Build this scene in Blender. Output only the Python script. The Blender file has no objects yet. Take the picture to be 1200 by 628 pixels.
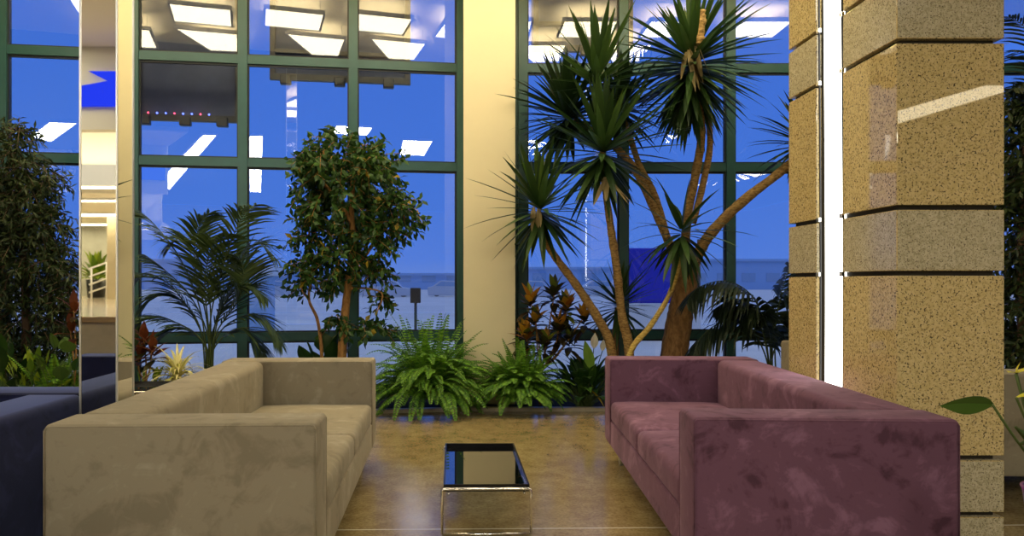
import bpy, bmesh, math, random
from mathutils import Vector, Matrix
C = bpy.context.scene.collection
PI = math.pi
F, CX, CY, EYE = 850.0, 545.0, 330.0, 1.2        # focal length in pixels of the 1200x628 frame, principal point, eye height

def at(px, py, Y):
    return Vector(((px - CX) * Y / F, Y, EYE - (py - CY) * Y / F))

# ------------------------------------------------------------------ materials
def new_mat(name):
    m = bpy.data.materials.new(name); m.use_nodes = True
    nt = m.node_tree; nt.nodes.clear()
    out = nt.nodes.new('ShaderNodeOutputMaterial')
    return m, nt, out
def N(nt, t, **kw):
    n = nt.nodes.new(t)
    for k, v in kw.items():
        if k.startswith('i_'):
            n.inputs[k[2:].replace('_', ' ')].default_value = v
        else: setattr(n, k, v)
    return n
def ramp(nt, stops, interp='LINEAR'):
    r = nt.nodes.new('ShaderNodeValToRGB'); e = r.color_ramp.elements
    r.color_ramp.interpolation = interp
    e[0].position, e[0].color = stops[0][0], (*stops[0][1], 1)
    e[1].position, e[1].color = stops[-1][0], (*stops[-1][1], 1)
    for p, c in stops[1:-1]:
        x = e.new(p); x.color = (*c, 1)
    return r
def noise(nt, scale, detail=3, rough=.55, dist=0, vec=None):
    n = nt.nodes.new('ShaderNodeTexNoise')
    n.inputs['Scale'].default_value = scale; n.inputs['Detail'].default_value = detail
    n.inputs['Roughness'].default_value = rough; n.inputs['Distortion'].default_value = dist
    if vec is not None: nt.links.new(vec, n.inputs['Vector'])
    return n
def coords(nt): return nt.nodes.new('ShaderNodeTexCoord').outputs['Object']
def simple(name, col, rough=.5, metal=0, spec=.5, coat=0, vary=0, scale=8, bump=0):
    m, nt, out = new_mat(name); L = nt.links.new
    b = N(nt, 'ShaderNodeBsdfPrincipled'); L(b.outputs[0], out.inputs[0])
    b.inputs['Base Color'].default_value = (*col, 1); b.inputs['Roughness'].default_value = rough
    b.inputs['Metallic'].default_value = metal; b.inputs['Specular IOR Level'].default_value = spec
    b.inputs['Coat Weight'].default_value = coat
    if vary or bump:
        n = noise(nt, scale, 4, .6, 0, coords(nt))
        if vary:
            r = ramp(nt, [(.3, tuple(c * (1 - vary) for c in col)), (.7, tuple(min(1, c * (1 + vary)) for c in col))])
            L(n.outputs[0], r.inputs[0]); L(r.outputs[0], b.inputs['Base Color'])
        if bump:
            bp = N(nt, 'ShaderNodeBump'); bp.inputs['Strength'].default_value = bump; bp.inputs['Distance'].default_value = .01
            L(n.outputs[0], bp.inputs['Height']); L(bp.outputs[0], b.inputs['Normal'])
    return m
def emit(name, col, s):
    m, nt, out = new_mat(name)
    e = N(nt, 'ShaderNodeEmission'); e.inputs[0].default_value = (*col, 1); e.inputs[1].default_value = s
    nt.links.new(e.outputs[0], out.inputs[0]); return m

def suede(name, dark, mid, light, sheen_col, sheen=.35):
    m, nt, out = new_mat(name); L = nt.links.new
    b = N(nt, 'ShaderNodeBsdfPrincipled'); L(b.outputs[0], out.inputs[0])
    v = coords(nt)
    n1 = noise(nt, 3.4, 6, .62, 1.3, v); n2 = noise(nt, 11, 5, .62, 1.2, v); n3 = noise(nt, 420, 2, .5, 0, v)
    a = N(nt, 'ShaderNodeMath', operation='MULTIPLY_ADD'); a.inputs[1].default_value = .32; L(n2.outputs[0], a.inputs[0])
    s = N(nt, 'ShaderNodeMath', operation='MULTIPLY'); s.inputs[1].default_value = .68; L(n1.outputs[0], s.inputs[0]); L(s.outputs[0], a.inputs[2])
    r = ramp(nt, [(.38, dark), (.47, mid), (.53, mid), (.62, light)]); L(a.outputs[0], r.inputs[0]); L(r.outputs[0], b.inputs['Base Color'])
    b.inputs['Roughness'].default_value = .9; b.inputs['Specular IOR Level'].default_value = .15
    b.inputs['Sheen Weight'].default_value = sheen; b.inputs['Sheen Roughness'].default_value = .35
    b.inputs['Sheen Tint'].default_value = (*sheen_col, 1)
    bp = N(nt, 'ShaderNodeBump'); bp.inputs['Strength'].default_value = .12; bp.inputs['Distance'].default_value = .004
    mx = N(nt, 'ShaderNodeMath', operation='MULTIPLY_ADD'); mx.inputs[1].default_value = .25
    L(n3.outputs[0], mx.inputs[0]); L(n2.outputs[0], mx.inputs[2]); L(mx.outputs[0], bp.inputs['Height']); L(bp.outputs[0], b.inputs['Normal'])
    return m

def granite(name, base, base2, speck, dark, rough=.16, scale=1.0, amount=.5):
    m, nt, out = new_mat(name); L = nt.links.new
    b = N(nt, 'ShaderNodeBsdfPrincipled'); L(b.outputs[0], out.inputs[0])
    v = coords(nt)
    big = noise(nt, 38 * scale, 3, .6, .3, v)
    r0 = ramp(nt, [(.35, base), (.65, base2)]); L(big.outputs[0], r0.inputs[0])
    def spots(s, lo, col, prev):
        vo = nt.nodes.new('ShaderNodeTexNoise'); vo.inputs['Scale'].default_value = s; vo.inputs['Detail'].default_value = 2; vo.inputs['Roughness'].default_value = .55
        L(v, vo.inputs['Vector'])
        rr = ramp(nt, [(lo, (0, 0, 0)), (lo + .035, (1, 1, 1))]); L(vo.outputs[0], rr.inputs[0])
        mx = N(nt, 'ShaderNodeMix', data_type='RGBA'); L(rr.outputs[0], mx.inputs[0]); L(prev, mx.inputs[6]); mx.inputs[7].default_value = (*col, 1)
        return mx.outputs[2]
    o = spots(78 * scale, .56, speck, r0.outputs[0])
    o = spots(105 * scale, .60 - .03 * amount, dark, o)
    L(o, b.inputs['Base Color'])
    b.inputs['Roughness'].default_value = rough; b.inputs['Specular IOR Level'].default_value = .5
    return m

def leaf_mat(name, c1, c2, rough=.45, trans=.25, c3=None):
    m, nt, out = new_mat(name); L = nt.links.new
    g = nt.nodes.new('ShaderNodeNewGeometry')
    st = [(0, c1), (1, c2)] if c3 is None else [(0, c1), (.97, c2), (.985, c3), (1, c3)]
    r = ramp(nt, st); L(g.outputs['Random Per Island'], r.inputs[0])
    b = N(nt, 'ShaderNodeBsdfPrincipled'); L(r.outputs[0], b.inputs['Base Color']); b.inputs['Roughness'].default_value = rough
    b.inputs['Specular IOR Level'].default_value = .35
    t = N(nt, 'ShaderNodeBsdfTranslucent'); L(r.outputs[0], t.inputs[0])
    mx = N(nt, 'ShaderNodeMixShader'); mx.inputs[0].default_value = trans
    L(b.outputs[0], mx.inputs[1]); L(t.outputs[0], mx.inputs[2]); L(mx.outputs[0], out.inputs[0])
    return m

def bark(name, c1, c2, ring=0, scale=30):
    m, nt, out = new_mat(name); L = nt.links.new
    b = N(nt, 'ShaderNodeBsdfPrincipled'); L(b.outputs[0], out.inputs[0]); b.inputs['Roughness'].default_value = .85
    v = coords(nt); mp = nt.nodes.new('ShaderNodeMapping'); mp.inputs['Scale'].default_value = (1, 1, ring if ring else .35); L(v, mp.inputs[0])
    n = noise(nt, scale, 5, .65, .4, mp.outputs[0])
    r = ramp(nt, [(.36, c1), (.62, c2)]); L(n.outputs[0], r.inputs[0]); L(r.outputs[0], b.inputs['Base Color'])
    bp = N(nt, 'ShaderNodeBump'); bp.inputs['Strength'].default_value = .7; bp.inputs['Distance'].default_value = .01
    L(n.outputs[0], bp.inputs['Height']); L(bp.outputs[0], b.inputs['Normal'])
    return m

def glass_mat():
    m, nt, out = new_mat('glass'); L = nt.links.new
    t = N(nt, 'ShaderNodeBsdfTransparent'); t.inputs[0].default_value = (.93, .96, 1, 1)
    g = N(nt, 'ShaderNodeBsdfGlossy'); g.inputs['Roughness'].default_value = 0.0; g.inputs[0].default_value = (1, 1, 1, 1)
    fr = N(nt, 'ShaderNodeFresnel'); fr.inputs[0].default_value = 1.5
    ad = N(nt, 'ShaderNodeMath', operation='ADD'); ad.inputs[1].default_value = GLASS_ADD; L(fr.outputs[0], ad.inputs[0]); ad.use_clamp = True
    mx = N(nt, 'ShaderNodeMixShader'); L(ad.outputs[0], mx.inputs[0]); L(t.outputs[0], mx.inputs[1]); L(g.outputs[0], mx.inputs[2])
    L(mx.outputs[0], out.inputs[0]); return m
GLASS_ADD = .035

M = {}
M['taupe'] = suede('taupe_suede', (.212, .178, .122), (.275, .235, .165), (.345, .30, .22), (.9, .85, .7), .18)
M['purple'] = suede('purple_suede', (.078, .034, .055), (.142, .066, .104), (.225, .115, .175), (.85, .55, .7), .22)
M['navy'] = suede('navy_suede', (.006, .007, .022), (.011, .013, .045), (.02, .024, .075), (.4, .5, 1), .6)
M['beige_granite'] = granite('beige_granite', (.60, .455, .195), (.70, .55, .27), (.46, .335, .14), (.12, .09, .045), .02, 1.0, .35)
M['grey_granite'] = granite('grey_granite', (.50, .43, .27), (.62, .55, .37), (.41, .35, .21), (.17, .14, .09), .10, 1.25, .4)
M['joint'] = simple('dark_joint', (.03, .026, .02), .8)
M['plaster'] = simple('cream_plaster', (.74, .655, .42), .75, vary=.02, scale=3)
M['ceiling_white'] = simple('ceiling_plaster', (.86, .74, .50), .8, vary=.03)
M['ceiling_dark'] = simple('dark_ceiling_paint', (.03, .04, .07), .8, vary=.1)
M['frame'] = simple('green_frame_paint', (.02, .085, .085), .35, vary=.08, spec=.6)
M['gasket'] = simple('black_gasket', (.008, .012, .014), .5)
M['glass'] = glass_mat()
M['chrome'] = simple('chrome', (.92, .90, .86), .18, 1)
M['mirror'] = simple('mirror', (.86, .86, .80), .015, 1)
M['steel'] = simple('brushed_steel', (.8, .8, .78), .35, 1)
M['black_gloss'] = simple('black_gloss', (.30, .29, .28), .015, 1)
M['black_rim'] = simple('black_rim', (.006, .006, .007), .2)
M['black'] = simple('black_plastic', (.008, .008, .009), .4)
M['led'] = emit('white_light_diffuser', (1, .97, .88), 6)
M['panel'] = emit('ceiling_light_diffuser', (1, .86, .58), 11)
M['panel_white'] = emit('bright_ceiling_light_diffuser', (1, .92, .76), 26)
M['cove'] = emit('warm_cove_light', (1, .74, .22), 9)
M['soil'] = simple('potting_soil', (.02, .014, .009), .95, vary=.4, scale=40, bump=.6)
M['stone_kerb'] = simple('kerb_stone', (.42, .36, .25), .35, vary=.1, scale=20)
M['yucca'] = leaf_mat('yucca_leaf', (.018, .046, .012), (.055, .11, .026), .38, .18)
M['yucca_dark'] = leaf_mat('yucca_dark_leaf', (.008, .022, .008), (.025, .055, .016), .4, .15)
M['yucca_pale'] = leaf_mat('yucca_young_leaf', (.05, .12, .02), (.12, .2, .03), .4, .25)
M['dry'] = leaf_mat('dry_leaf', (.32, .24, .10), (.5, .4, .2), .7, .2)
M['yucca_bark'] = bark('yucca_bark', (.16, .085, .025), (.52, .33, .11), 3.0, 26)
M['yucca_bark_old'] = bark('old_yucca_bark', (.17, .085, .03), (.36, .2, .075), .4, 34)
M['yucca_bark_yellow'] = bark('yellow_yucca_bark', (.4, .26, .05), (.72, .55, .16), 3.0, 30)
M['ficus'] = leaf_mat('fig_leaf', (.012, .042, .009), (.055, .13, .02), .42, .25, (.35, .25, .02))
M['ficus_bark'] = bark('fig_bark', (.22, .10, .03), (.46, .24, .07), 0, 40)
M['dark_tree'] = leaf_mat('dark_tree_leaf', (.010, .024, .007), (.045, .07, .016), .5, .2)
M['dark_bark'] = bark('dark_bark', (.06, .035, .02), (.13, .075, .04), 0, 30)
M['palm'] = leaf_mat('palm_leaflet', (.03, .058, .016), (.095, .14, .04), .45, .2)
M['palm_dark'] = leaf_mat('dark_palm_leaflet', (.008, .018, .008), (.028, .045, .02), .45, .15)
M['palm_stalk'] = simple('palm_stalk', (.06, .09, .02), .5, vary=.2)
M['fern'] = leaf_mat('fern_leaf', (.045, .15, .015), (.20, .40, .035), .5, .3)
M['fern_stalk'] = simple('fern_stalk', (.07, .11, .02), .6)
M['croton_dark'] = leaf_mat('croton_dark_leaf', (.035, .018, .008), (.05, .055, .012), .4, .2)
M['croton_orange'] = leaf_mat('croton_orange_leaf', (.36, .10, .012), (.62, .34, .03), .4, .25)
M['croton_green'] = leaf_mat('croton_green_leaf', (.07, .12, .015), (.30, .32, .03), .4, .25)
M['croton_red'] = leaf_mat('croton_red_leaf', (.07, .02, .010), (.20, .055, .018), .4, .25)
M['lily'] = leaf_mat('peace_lily_leaf', (.012, .04, .010), (.05, .12, .018), .33, .2)
M['lily_pale'] = leaf_mat('pale_green_leaf', (.16, .3, .03), (.22, .38, .05), .4, .35)
M['yellow_leaf'] = leaf_mat('yellow_leaf', (.55, .42, .02), (.65, .5, .03), .5, .3)
M['spathe'] = leaf_mat('white_spathe', (.7, .68, .52), (.8, .76, .6), .5, .35)
M['variegated'] = leaf_mat('cream_striped_leaf', (.42, .42, .10), (.75, .68, .32), .5, .25)
M['shrub_light'] = leaf_mat('light_shrub_leaf', (.10, .20, .015), (.36, .46, .03), .45, .3)
M['shrub_mid'] = leaf_mat('mid_shrub_leaf', (.02, .06, .012), (.08, .15, .02), .45, .25)
M['calla_yellow'] = leaf_mat('yellow_calla', (.75, .66, .04), (.85, .78, .10), .45, .35)
M['pot_purple'] = simple('purple_pot', (.22, .02, .30), .3, vary=.05, coat=.3)
M['pot_black'] = simple('black_pot', (.01, .01, .01), .4)
M['sign_dark'] = simple('dark_sign_panel', (.11, .12, .17), .6, vary=.2, scale=2)
M['sign_frame'] = simple('sign_frame_metal', (.10, .09, .07), .4, .6)
M['red_led'] = emit('red_indicator', (1, .05, .1), 6)
M['blue_led'] = emit('blue_indicator', (.1, .15, 1), 6)
M['plaza'] = simple('plaza_paving', (.78, .74, .62), .75, vary=.10, scale=.5)
M['road'] = simple('road_surface', (.68, .66, .60), .8, vary=.08, scale=.3)
M['white_paint'] = simple('white_paint', (.8, .8, .78), .6)
M['booth_blue'] = simple('booth_blue', (.02, .03, .55), .5, vary=.05)
M['facade_hazed'] = simple('hazed_facade', (.36, .52, .72), .8, vary=.06)  # distance haze mixed into the colour, pale sky blue
M['car_paint'] = simple('pale_car_paint', (.6, .6, .6), .3)
M['hazed_glass'] = simple('hazed_glass', (.32, .44, .58), .25)  # paled and blued, haze put into the glass colour
M['rubber'] = simple('rubber', (.12, .12, .13), .8)
M['wall_paint'] = simple('lobby_wall_paint', (.62, .56, .42), .8, vary=.03)
M['wood_grey'] = simple('grey_panelling', (.34, .34, .28), .5, vary=.12, scale=3)
M['platform_face'] = simple('platform_stone', (.52, .45, .30), .5, vary=.08, scale=6)
M['platform_edge'] = simple('platform_nosing', (.42, .28, .12), .4)
M['platform_top'] = simple('platform_floor', (.6, .52, .4), .12, vary=.05, scale=4)
M['blue_opening'] = emit('blue_opening_glow', (.02, .05, 1), 1.1)
M['white_bulkhead'] = simple('bulkhead_paint', (.82, .76, .6), .7)

def floor_mat():
    m, nt, out = new_mat('polished_granite_floor'); L = nt.links.new
    b = N(nt, 'ShaderNodeBsdfPrincipled'); L(b.outputs[0], out.inputs[0])
    v = coords(nt)
    n1 = noise(nt, 1.6, 4, .6, .4, v); n2 = noise(nt, 60, 4, .65, 0, v); n3 = noise(nt, 9, 4, .6, .3, v)
    r1 = ramp(nt, [(.34, (.27, .20, .085)), (.66, (.38, .30, .145))]); L(n3.outputs[0], r1.inputs[0])
    r2 = ramp(nt, [(.35, (.55, .5, .45)), (.6, (1.0, 1.0, 1.0))]); L(n2.outputs[0], r2.inputs[0])
    mx = N(nt, 'ShaderNodeMix', data_type='RGBA', blend_type='MULTIPLY'); mx.inputs[0].default_value = .8
    L(r1.outputs[0], mx.inputs[6]); L(r2.outputs[0], mx.inputs[7])
    r3 = ramp(nt, [(.3, (.85, .82, .8)), (.7, (1.08, 1.08, 1.08))]); L(n1.outputs[0], r3.inputs[0])
    mx2 = N(nt, 'ShaderNodeMix', data_type='RGBA', blend_type='MULTIPLY'); mx2.inputs[0].default_value = 1
    L(mx.outputs[2], mx2.inputs[6]); L(r3.outputs[0], mx2.inputs[7])
    # slab joints
    mp = nt.nodes.new('ShaderNodeMapping'); mp.inputs['Rotation'].default_value = (0, 0, math.radians(-1.2)); mp.inputs['Location'].default_value = (30, FLOOR_OFF, 0); L(v, mp.inputs[0])
    br = nt.nodes.new('ShaderNodeTexBrick'); L(mp.outputs[0], br.inputs['Vector'])
    br.offset = 0; br.inputs['Scale'].default_value = 1; br.inputs['Mortar Size'].default_value = .006; br.inputs['Mortar Smooth'].default_value = 0
    br.inputs['Brick Width'].default_value = 60; br.inputs['Row Height'].default_value = 2.9
    mj = N(nt, 'ShaderNodeMix', data_type='RGBA'); L(br.outputs['Fac'], mj.inputs[0]); L(mx2.outputs[2], mj.inputs[6]); mj.inputs[7].default_value = (.62, .58, .45, 1)
    L(mj.outputs[2], b.inputs['Base Color'])
    rr = ramp(nt, [(.3, (.13, .13, .13)), (.7, (.24, .24, .24))]); L(n1.outputs[0], rr.inputs[0]); L(rr.outputs[0], b.inputs['Roughness'])
    b.inputs['Specular IOR Level'].default_value = .55
    return m
FLOOR_OFF = -3.52 + 2.9 * 2
M['floor'] = floor_mat()

# ------------------------------------------------------------------ mesh helpers
class MB:
    def __init__(s): s.v, s.f, s.m = [], [], []
    def quad_strip(s, rows, mi=0):
        b = len(s.v)
        for r in rows: s.v.extend(r)
        w = len(rows[0])
        for i in range(len(rows) - 1):
            for j in range(w - 1):
                a = b + i * w + j
                s.f.append((a, a + 1, a + w + 1, a + w)); s.m.append(mi)
    def poly(s, pts, mi=0):
        b = len(s.v); s.v.extend(pts); s.f.append(tuple(range(b, b + len(pts)))); s.m.append(mi)
    def box(s, lo, hi, mi=0):
        b = len(s.v)
        x0, y0, z0 = lo; x1, y1, z1 = hi
        s.v += [Vector(p) for p in ((x0,y0,z0),(x1,y0,z0),(x1,y1,z0),(x0,y1,z0),(x0,y0,z1),(x1,y0,z1),(x1,y1,z1),(x0,y1,z1))]
        for f in ((0,3,2,1),(4,5,6,7),(0,1,5,4),(1,2,6,5),(2,3,7,6),(3,0,4,7)):
            s.f.append(tuple(b + i for i in f)); s.m.append(mi)
    def prism(s, pts, z0, z1, mi=0):            # pts: plan polygon, counter-clockwise
        b = len(s.v); n = len(pts)
        s.v += [Vector((p[0], p[1], z0)) for p in pts] + [Vector((p[0], p[1], z1)) for p in pts]
        s.f.append(tuple(b + i for i in reversed(range(n)))); s.m.append(mi)
        s.f.append(tuple(b + n + i for i in range(n))); s.m.append(mi)
        for i in range(n):
            j = (i + 1) % n
            s.f.append((b + i, b + j, b + n + j, b + n + i)); s.m.append(mi)
    def tube(s, path, radii, n=8, mi=0, cap=True):
        b = len(s.v); k = len(path)
        if not hasattr(radii, '__len__'): radii = [radii] * k
        ref = None
        for i, p in enumerate(path):
            t = (path[min(i + 1, k - 1)] - path[max(i - 1, 0)])
            if t.length < 1e-9: t = Vector((0, 0, 1))
            t.normalize()
            if ref is None:
                ref = Vector((1, 0, 0)) if abs(t.x) < .9 else Vector((0, 1, 0))
            u = (ref - t * ref.dot(t)).normalized(); w = t.cross(u); ref = u
            for q in range(n):
                a = 2 * PI * q / n
                s.v.append(p + (u * math.cos(a) + w * math.sin(a)) * radii[i])
        for i in range(k - 1):
            for q in range(n):
                q2 = (q + 1) % n
                s.f.append((b + i * n + q, b + i * n + q2, b + (i + 1) * n + q2, b + (i + 1) * n + q)); s.m.append(mi)
        if cap:
            s.f.append(tuple(b + q for q in reversed(range(n)))); s.m.append(mi)
            s.f.append(tuple(b + (k - 1) * n + q for q in range(n))); s.m.append(mi)
    def lathe(s, prof, cx, cy, n=24, mi=0):
        b = len(s.v)
        for r, z in prof:
            for q in range(n):
                a = 2 * PI * q / n; s.v.append(Vector((cx + r * math.cos(a), cy + r * math.sin(a), z)))
        for i in range(len(prof) - 1):
            for q in range(n):
                q2 = (q + 1) % n
                s.f.append((b + i * n + q, b + i * n + q2, b + (i + 1) * n + q2, b + (i + 1) * n + q)); s.m.append(mi)
    def build(s, name, mats, parent=None, smooth=False, bevel=0, seg=2, clamp=False):
        me = bpy.data.meshes.new(name)
        vs = [clampv(v) for v in s.v] if clamp else s.v
        if clamp:                                      # no leaf reaches into the cream column
            def hit(f):
                q = [vs[i] for i in f]; c = sum(q, Vector()) / len(q)
                return any(-.03 < p.x < .50 and p.y > 6.985 for p in q + [c] + [(q[i] + q[i - 1]) / 2 for i in range(len(q))])
            keep = [i for i, f in enumerate(s.f) if not hit(f)]
            s.f = [s.f[i] for i in keep]; s.m = [s.m[i] for i in keep]
        inv = parent_world(parent).inverted() if parent is not None else Matrix()
        me.from_pydata([inv @ Vector(v) for v in vs], [], s.f)
        if not isinstance(mats, (list, tuple)): mats = [mats]
        for m in mats: me.materials.append(m)
        for p, mi in zip(me.polygons, s.m): p.material_index = mi
        if smooth: me.polygons.foreach_set('use_smooth', [True] * len(me.polygons))
        if bevel:
            bm = bmesh.new(); bm.from_mesh(me)
            es = [e for e in bm.edges if len(e.link_faces) == 2 and e.calc_face_angle(0) > .5]
            bmesh.ops.bevel(bm, geom=es, offset=bevel, segments=seg, profile=.5, affect='EDGES', clamp_overlap=True)
            bm.to_mesh(me); bm.free()
            if seg > 2:
                me.polygons.foreach_set('use_smooth', [True] * len(me.polygons))
                me.set_sharp_from_angle(angle=math.radians(50))
        me.update()
        o = bpy.data.objects.new(name, me); C.objects.link(o)
        if parent is not None: o.parent = parent
        return o

def parent_world(p):
    m = Matrix.Identity(4)
    while p is not None:
        m = Matrix.LocRotScale(p.location, p.rotation_euler, p.scale) @ m; p = p.parent
    return m
def tag(o, label=None, cat=None, group=None, kind=None):
    for k, v in (('label', label), ('category', cat), ('group', group), ('kind', kind)):
        if v: o[k] = v
    return o
def empty(name, loc, label, cat, group=None, rz=0):
    o = bpy.data.objects.new(name, None); C.objects.link(o)
    o.location = loc; o.rotation_euler = (0, 0, rz)
    return tag(o, label, cat, group)
def copy_tree(o, parent=None):
    c = o.copy(); C.objects.link(c)
    if parent is not None: c.parent = parent
    for ch in [x for x in C.objects if x.parent == o]: copy_tree(ch, c)
    return c

# facade geometry ------------------------------------------------------------
GY = 7.8                                          # glazing to the right of the cream column
GA, GB = Vector((-.046, 7.8)), Vector((-4.584, 7.15))    # glazing to the left, slightly turned
GD = (GB - GA).normalized(); GN = Vector((-GD.y, GD.x))
if GN.y > 0: GN = -GN                             # towards the room
def clampv(v):
    v = Vector(v)
    if v.y > GY - .06: v.y = GY - .06
    d = (Vector((v.x, v.y)) - GA).dot(GN)
    if v.x < .1 and d < .06: v = v + Vector((GN.x, GN.y, 0)) * (.06 - d)
    return v

# ------------------------------------------------------------------ room shell
def struct(name, mb, mats, **kw):
    o = mb.build(name, mats, **kw); o['kind'] = 'structure'; return o

fl = MB()
FX0, FX1, FY0 = -18., 14., -20.
kl = lambda x: 6.7 + (x + .05) * (.65 / 4.54) if x < -.05 else 6.7      # front line of the planter
fl.prism([(FX0, FY0), (FX1, FY0), (FX1, 6.7), (-.05, 6.7), (FX0, kl(FX0))], -.12, 0)
struct('floor', fl, M['floor'])

soil = MB()
wl = lambda x: GA.y + (x - GA.x) * (GB.y - GA.y) / (GB.x - GA.x) if x < GA.x else GY
soil.prism([(-9, kl(-9) + .06), (-.05, 6.76), (8, 6.76), (8, GY - .02), (GA.x, GY - .02), (-9, wl(-9) - .02)], -.1, .02)
tag(struct('planter_soil', soil, M['soil']), None)
kb = MB()
kb.prism([(-9, kl(-9)), (-.05, 6.70), (-.05, 6.76), (-9, kl(-9) + .06)], -.1, .035)
kb.prism([(-.05, 6.70), (8, 6.70), (8, 6.76), (-.05, 6.76)], -.1, .035)
struct('trim_1', kb, M['stone_kerb'])

CZ = 4.7
ce = MB(); ce.prism([(-9, 3.9), (8, 3.9), (8, GY + .2), (GA.x, GY + .2), (-9, wl(-9) + .2)], CZ, CZ + .15)
struct('ceiling', ce, M['ceiling_white'])
ce = MB(); ce.box((FX0, FY0, CZ + .02), (FX1, 3.9, CZ + .17))
struct('ceiling_dark', ce, M['ceiling_dark'])
for nm, lo, hi in (('wall_back', (FX0, FY0 - .2, 0), (FX1, FY0, CZ)), ('wall_left', (FX0 - .2, FY0, 0), (FX0, 5, CZ)), ('wall_right', (FX1, FY0, 0), (FX1 + .2, GY, CZ))):
    w = MB(); w.box(lo, hi); struct(nm, w, M['wall_paint'])
w = MB(); w.prism([(FX0, 4.8), (-9, wl(-9) - .1), (-9, wl(-9) + .1), (FX0, 5.0)], 0, CZ); struct('wall_front_left', w, M['wall_paint'])
w = MB(); w.box((8, GY - .1, 0), (FX1, GY + .1, CZ)); struct('wall_front_right', w, M['wall_paint'])

col = MB(); col.box((-.016, 7.0, 0), (.486, 7.9, CZ))
struct('column', col, M['plaster'], bevel=.006)

# windows: mullions and rails in one frame per bay, each pane its own
RAILS = [.06, .631, 2.425, 3.485, 4.62]
def window(n, P0, P1, mull, mw):
    """P0->P1: plan line of the glazing; mull: distances of the mullions along it"""
    d = (P1 - P0).normalized(); nrm = Vector((-d.y, d.x))
    if nrm.y > 0: nrm = -nrm
    root = bpy.data.objects.new('window_%d' % n, None); C.objects.link(root); root['kind'] = 'structure'
    fr, gk = MB(), MB()
    def bar(mb, s0, s1, z0, z1, dep0, dep1):
        a, b = P0 + d * s0, P0 + d * s1
        pts = [a + nrm * dep1, b + nrm * dep1, b + nrm * dep0, a + nrm * dep0]
        ar = sum(pts[i].x * pts[(i + 1) % 4].y - pts[(i + 1) % 4].x * pts[i].y for i in range(4))
        if ar < 0: pts.reverse()
        mb.prism([(p.x, p.y) for p in pts], z0, z1)
    for s in mull: bar(fr, s - mw / 2, s + mw / 2, 0.0, 4.68, -.07, .05)
    for a, b in zip(mull[:-1], mull[1:]):
        for z in RAILS:
            bar(fr, a + mw / 2, b - mw / 2, z - .045, z + .045, -.06, .035)
        for z0, z1 in zip(RAILS[:-1], RAILS[1:]):
            p = MB(); bar(p, a + mw / 2 + .012, b - mw / 2 - .012, z0 + .057, z1 - .057, -.006, .002)
            p.build('pane', M['glass'], root)
            for (u0, u1, v0, v1) in ((a + mw/2, a + mw/2 + .014, z0 + .045, z1 - .045), (b - mw/2 - .014, b - mw/2, z0 + .045, z1 - .045),
                                     (a + mw/2 + .014, b - mw/2 - .014, z0 + .045, z0 + .059), (a + mw/2 + .014, b - mw/2 - .014, z1 - .065, z1 - .045)):
                bar(gk, u0, u1, v0, v1, -.02, .018)
    f = fr.build('window_frame', M['frame'], root)
    gk.build('gasket', M['gasket'], f)
    return root
def s_left(px):                                   # distance along the left glazing seen at a column of the photograph
    k = (px - CX) / F
    t = (k * GA.y - GA.x) / (GD.x - k * GD.y); return t
window(1, GA, GB, [s_left(539.5), s_left(414), s_left(285), s_left(158), s_left(4), s_left(-135), s_left(-290), s_left(-470)], .092)
window(2, Vector((.55, GY)), Vector((8, GY)), [.03 + .04, (730 - CX) * GY / F - .55, (855 - CX) * GY / F - .55, 3.4, 4.5, 5.6, 6.7, 7.45], .095)
# slot behind the column
w = MB(); w.box((-.02, 7.82, 0), (.60, 7.92, CZ)); struct('wall_behind_column', w, M['frame'])

# granite pillar: courses of stone with dark recessed joints
def granite_body(mb, x0, x1, y0, y1):
    zs = [(0, .15, 1), (.15, .405, 1), (.405, 1.238, 0), (1.238, 1.535, 1), (1.535, 2.285, 0), (2.285, 2.58, 1), (2.58, 3.33, 0), (3.33, 3.63, 1), (3.63, CZ, 0)]
    for z0, z1, m in zs:
        mb.box((x0, y0, z0 + .011), (x1, y1, z1 - .011 if z1 < CZ else z1), m)
PX0, PX1, PY0, PY1 = 1.945, 2.43, 3.268, 4.36
pl = MB()
granite_body(pl, PX0, PX1, PY0, 3.735)
granite_body(pl, PX0, PX1, 4.02, PY1)
pillar = struct('pillar_granite', pl, [M['beige_granite'], M['grey_granite']], bevel=.004)
pc = MB(); pc.box((PX0 + .03, PY0 + .03, 0), (PX1 - .03, PY1 - .03, CZ)); 
co = pc.build('joint_core', M['joint'], pillar)

# light column in the channel of the pillar
lc = empty('light_column', (PX0, 3.875, 0), 'tall white glowing light column set upright in the granite pillar', 'lamp')
d = MB(); rows = []
for i in range(25):
    z = .03 + (CZ - .08) * i / 24
    bow = .012 * math.sin(PI * i / 24 * 2.0)
    rows.append((z, bow))
yA, yB = 3.765, 3.985
pts = []
for z, bow in rows:
    r = []
    for k in range(9):
        a = PI * k / 8
        r.append(Vector((PX0 + .028 - .022 * math.sin(a), yA + (yB - yA) * (k / 8) - bow, z)))
    pts.append(r)
d.quad_strip(pts)
d.quad_strip([[Vector((PX0 + .029, yB - b, z)), Vector((PX0 + .029, yA - b, z))] for z, b in rows])
d.build('diffuser', M['led'], lc, smooth=False)
for yy in (yA - .012, yB + .012):
    t = MB(); t.tube([Vector((PX0 + .008, yy - b, z)) for z, b in rows], .006, 6); rl = t.build('side_rail', M['black'], lc, smooth=True)
    for z in (.35, 1.24, 1.54, 2.29, 2.58, 3.33, 3.63):
        c = MB(); c.box((PX0 - .006, yy - .016, z - .012), (PX0 + .012, yy + .012, z + .012)); c.build('clip', M['chrome'], lc, bevel=.003)

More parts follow.
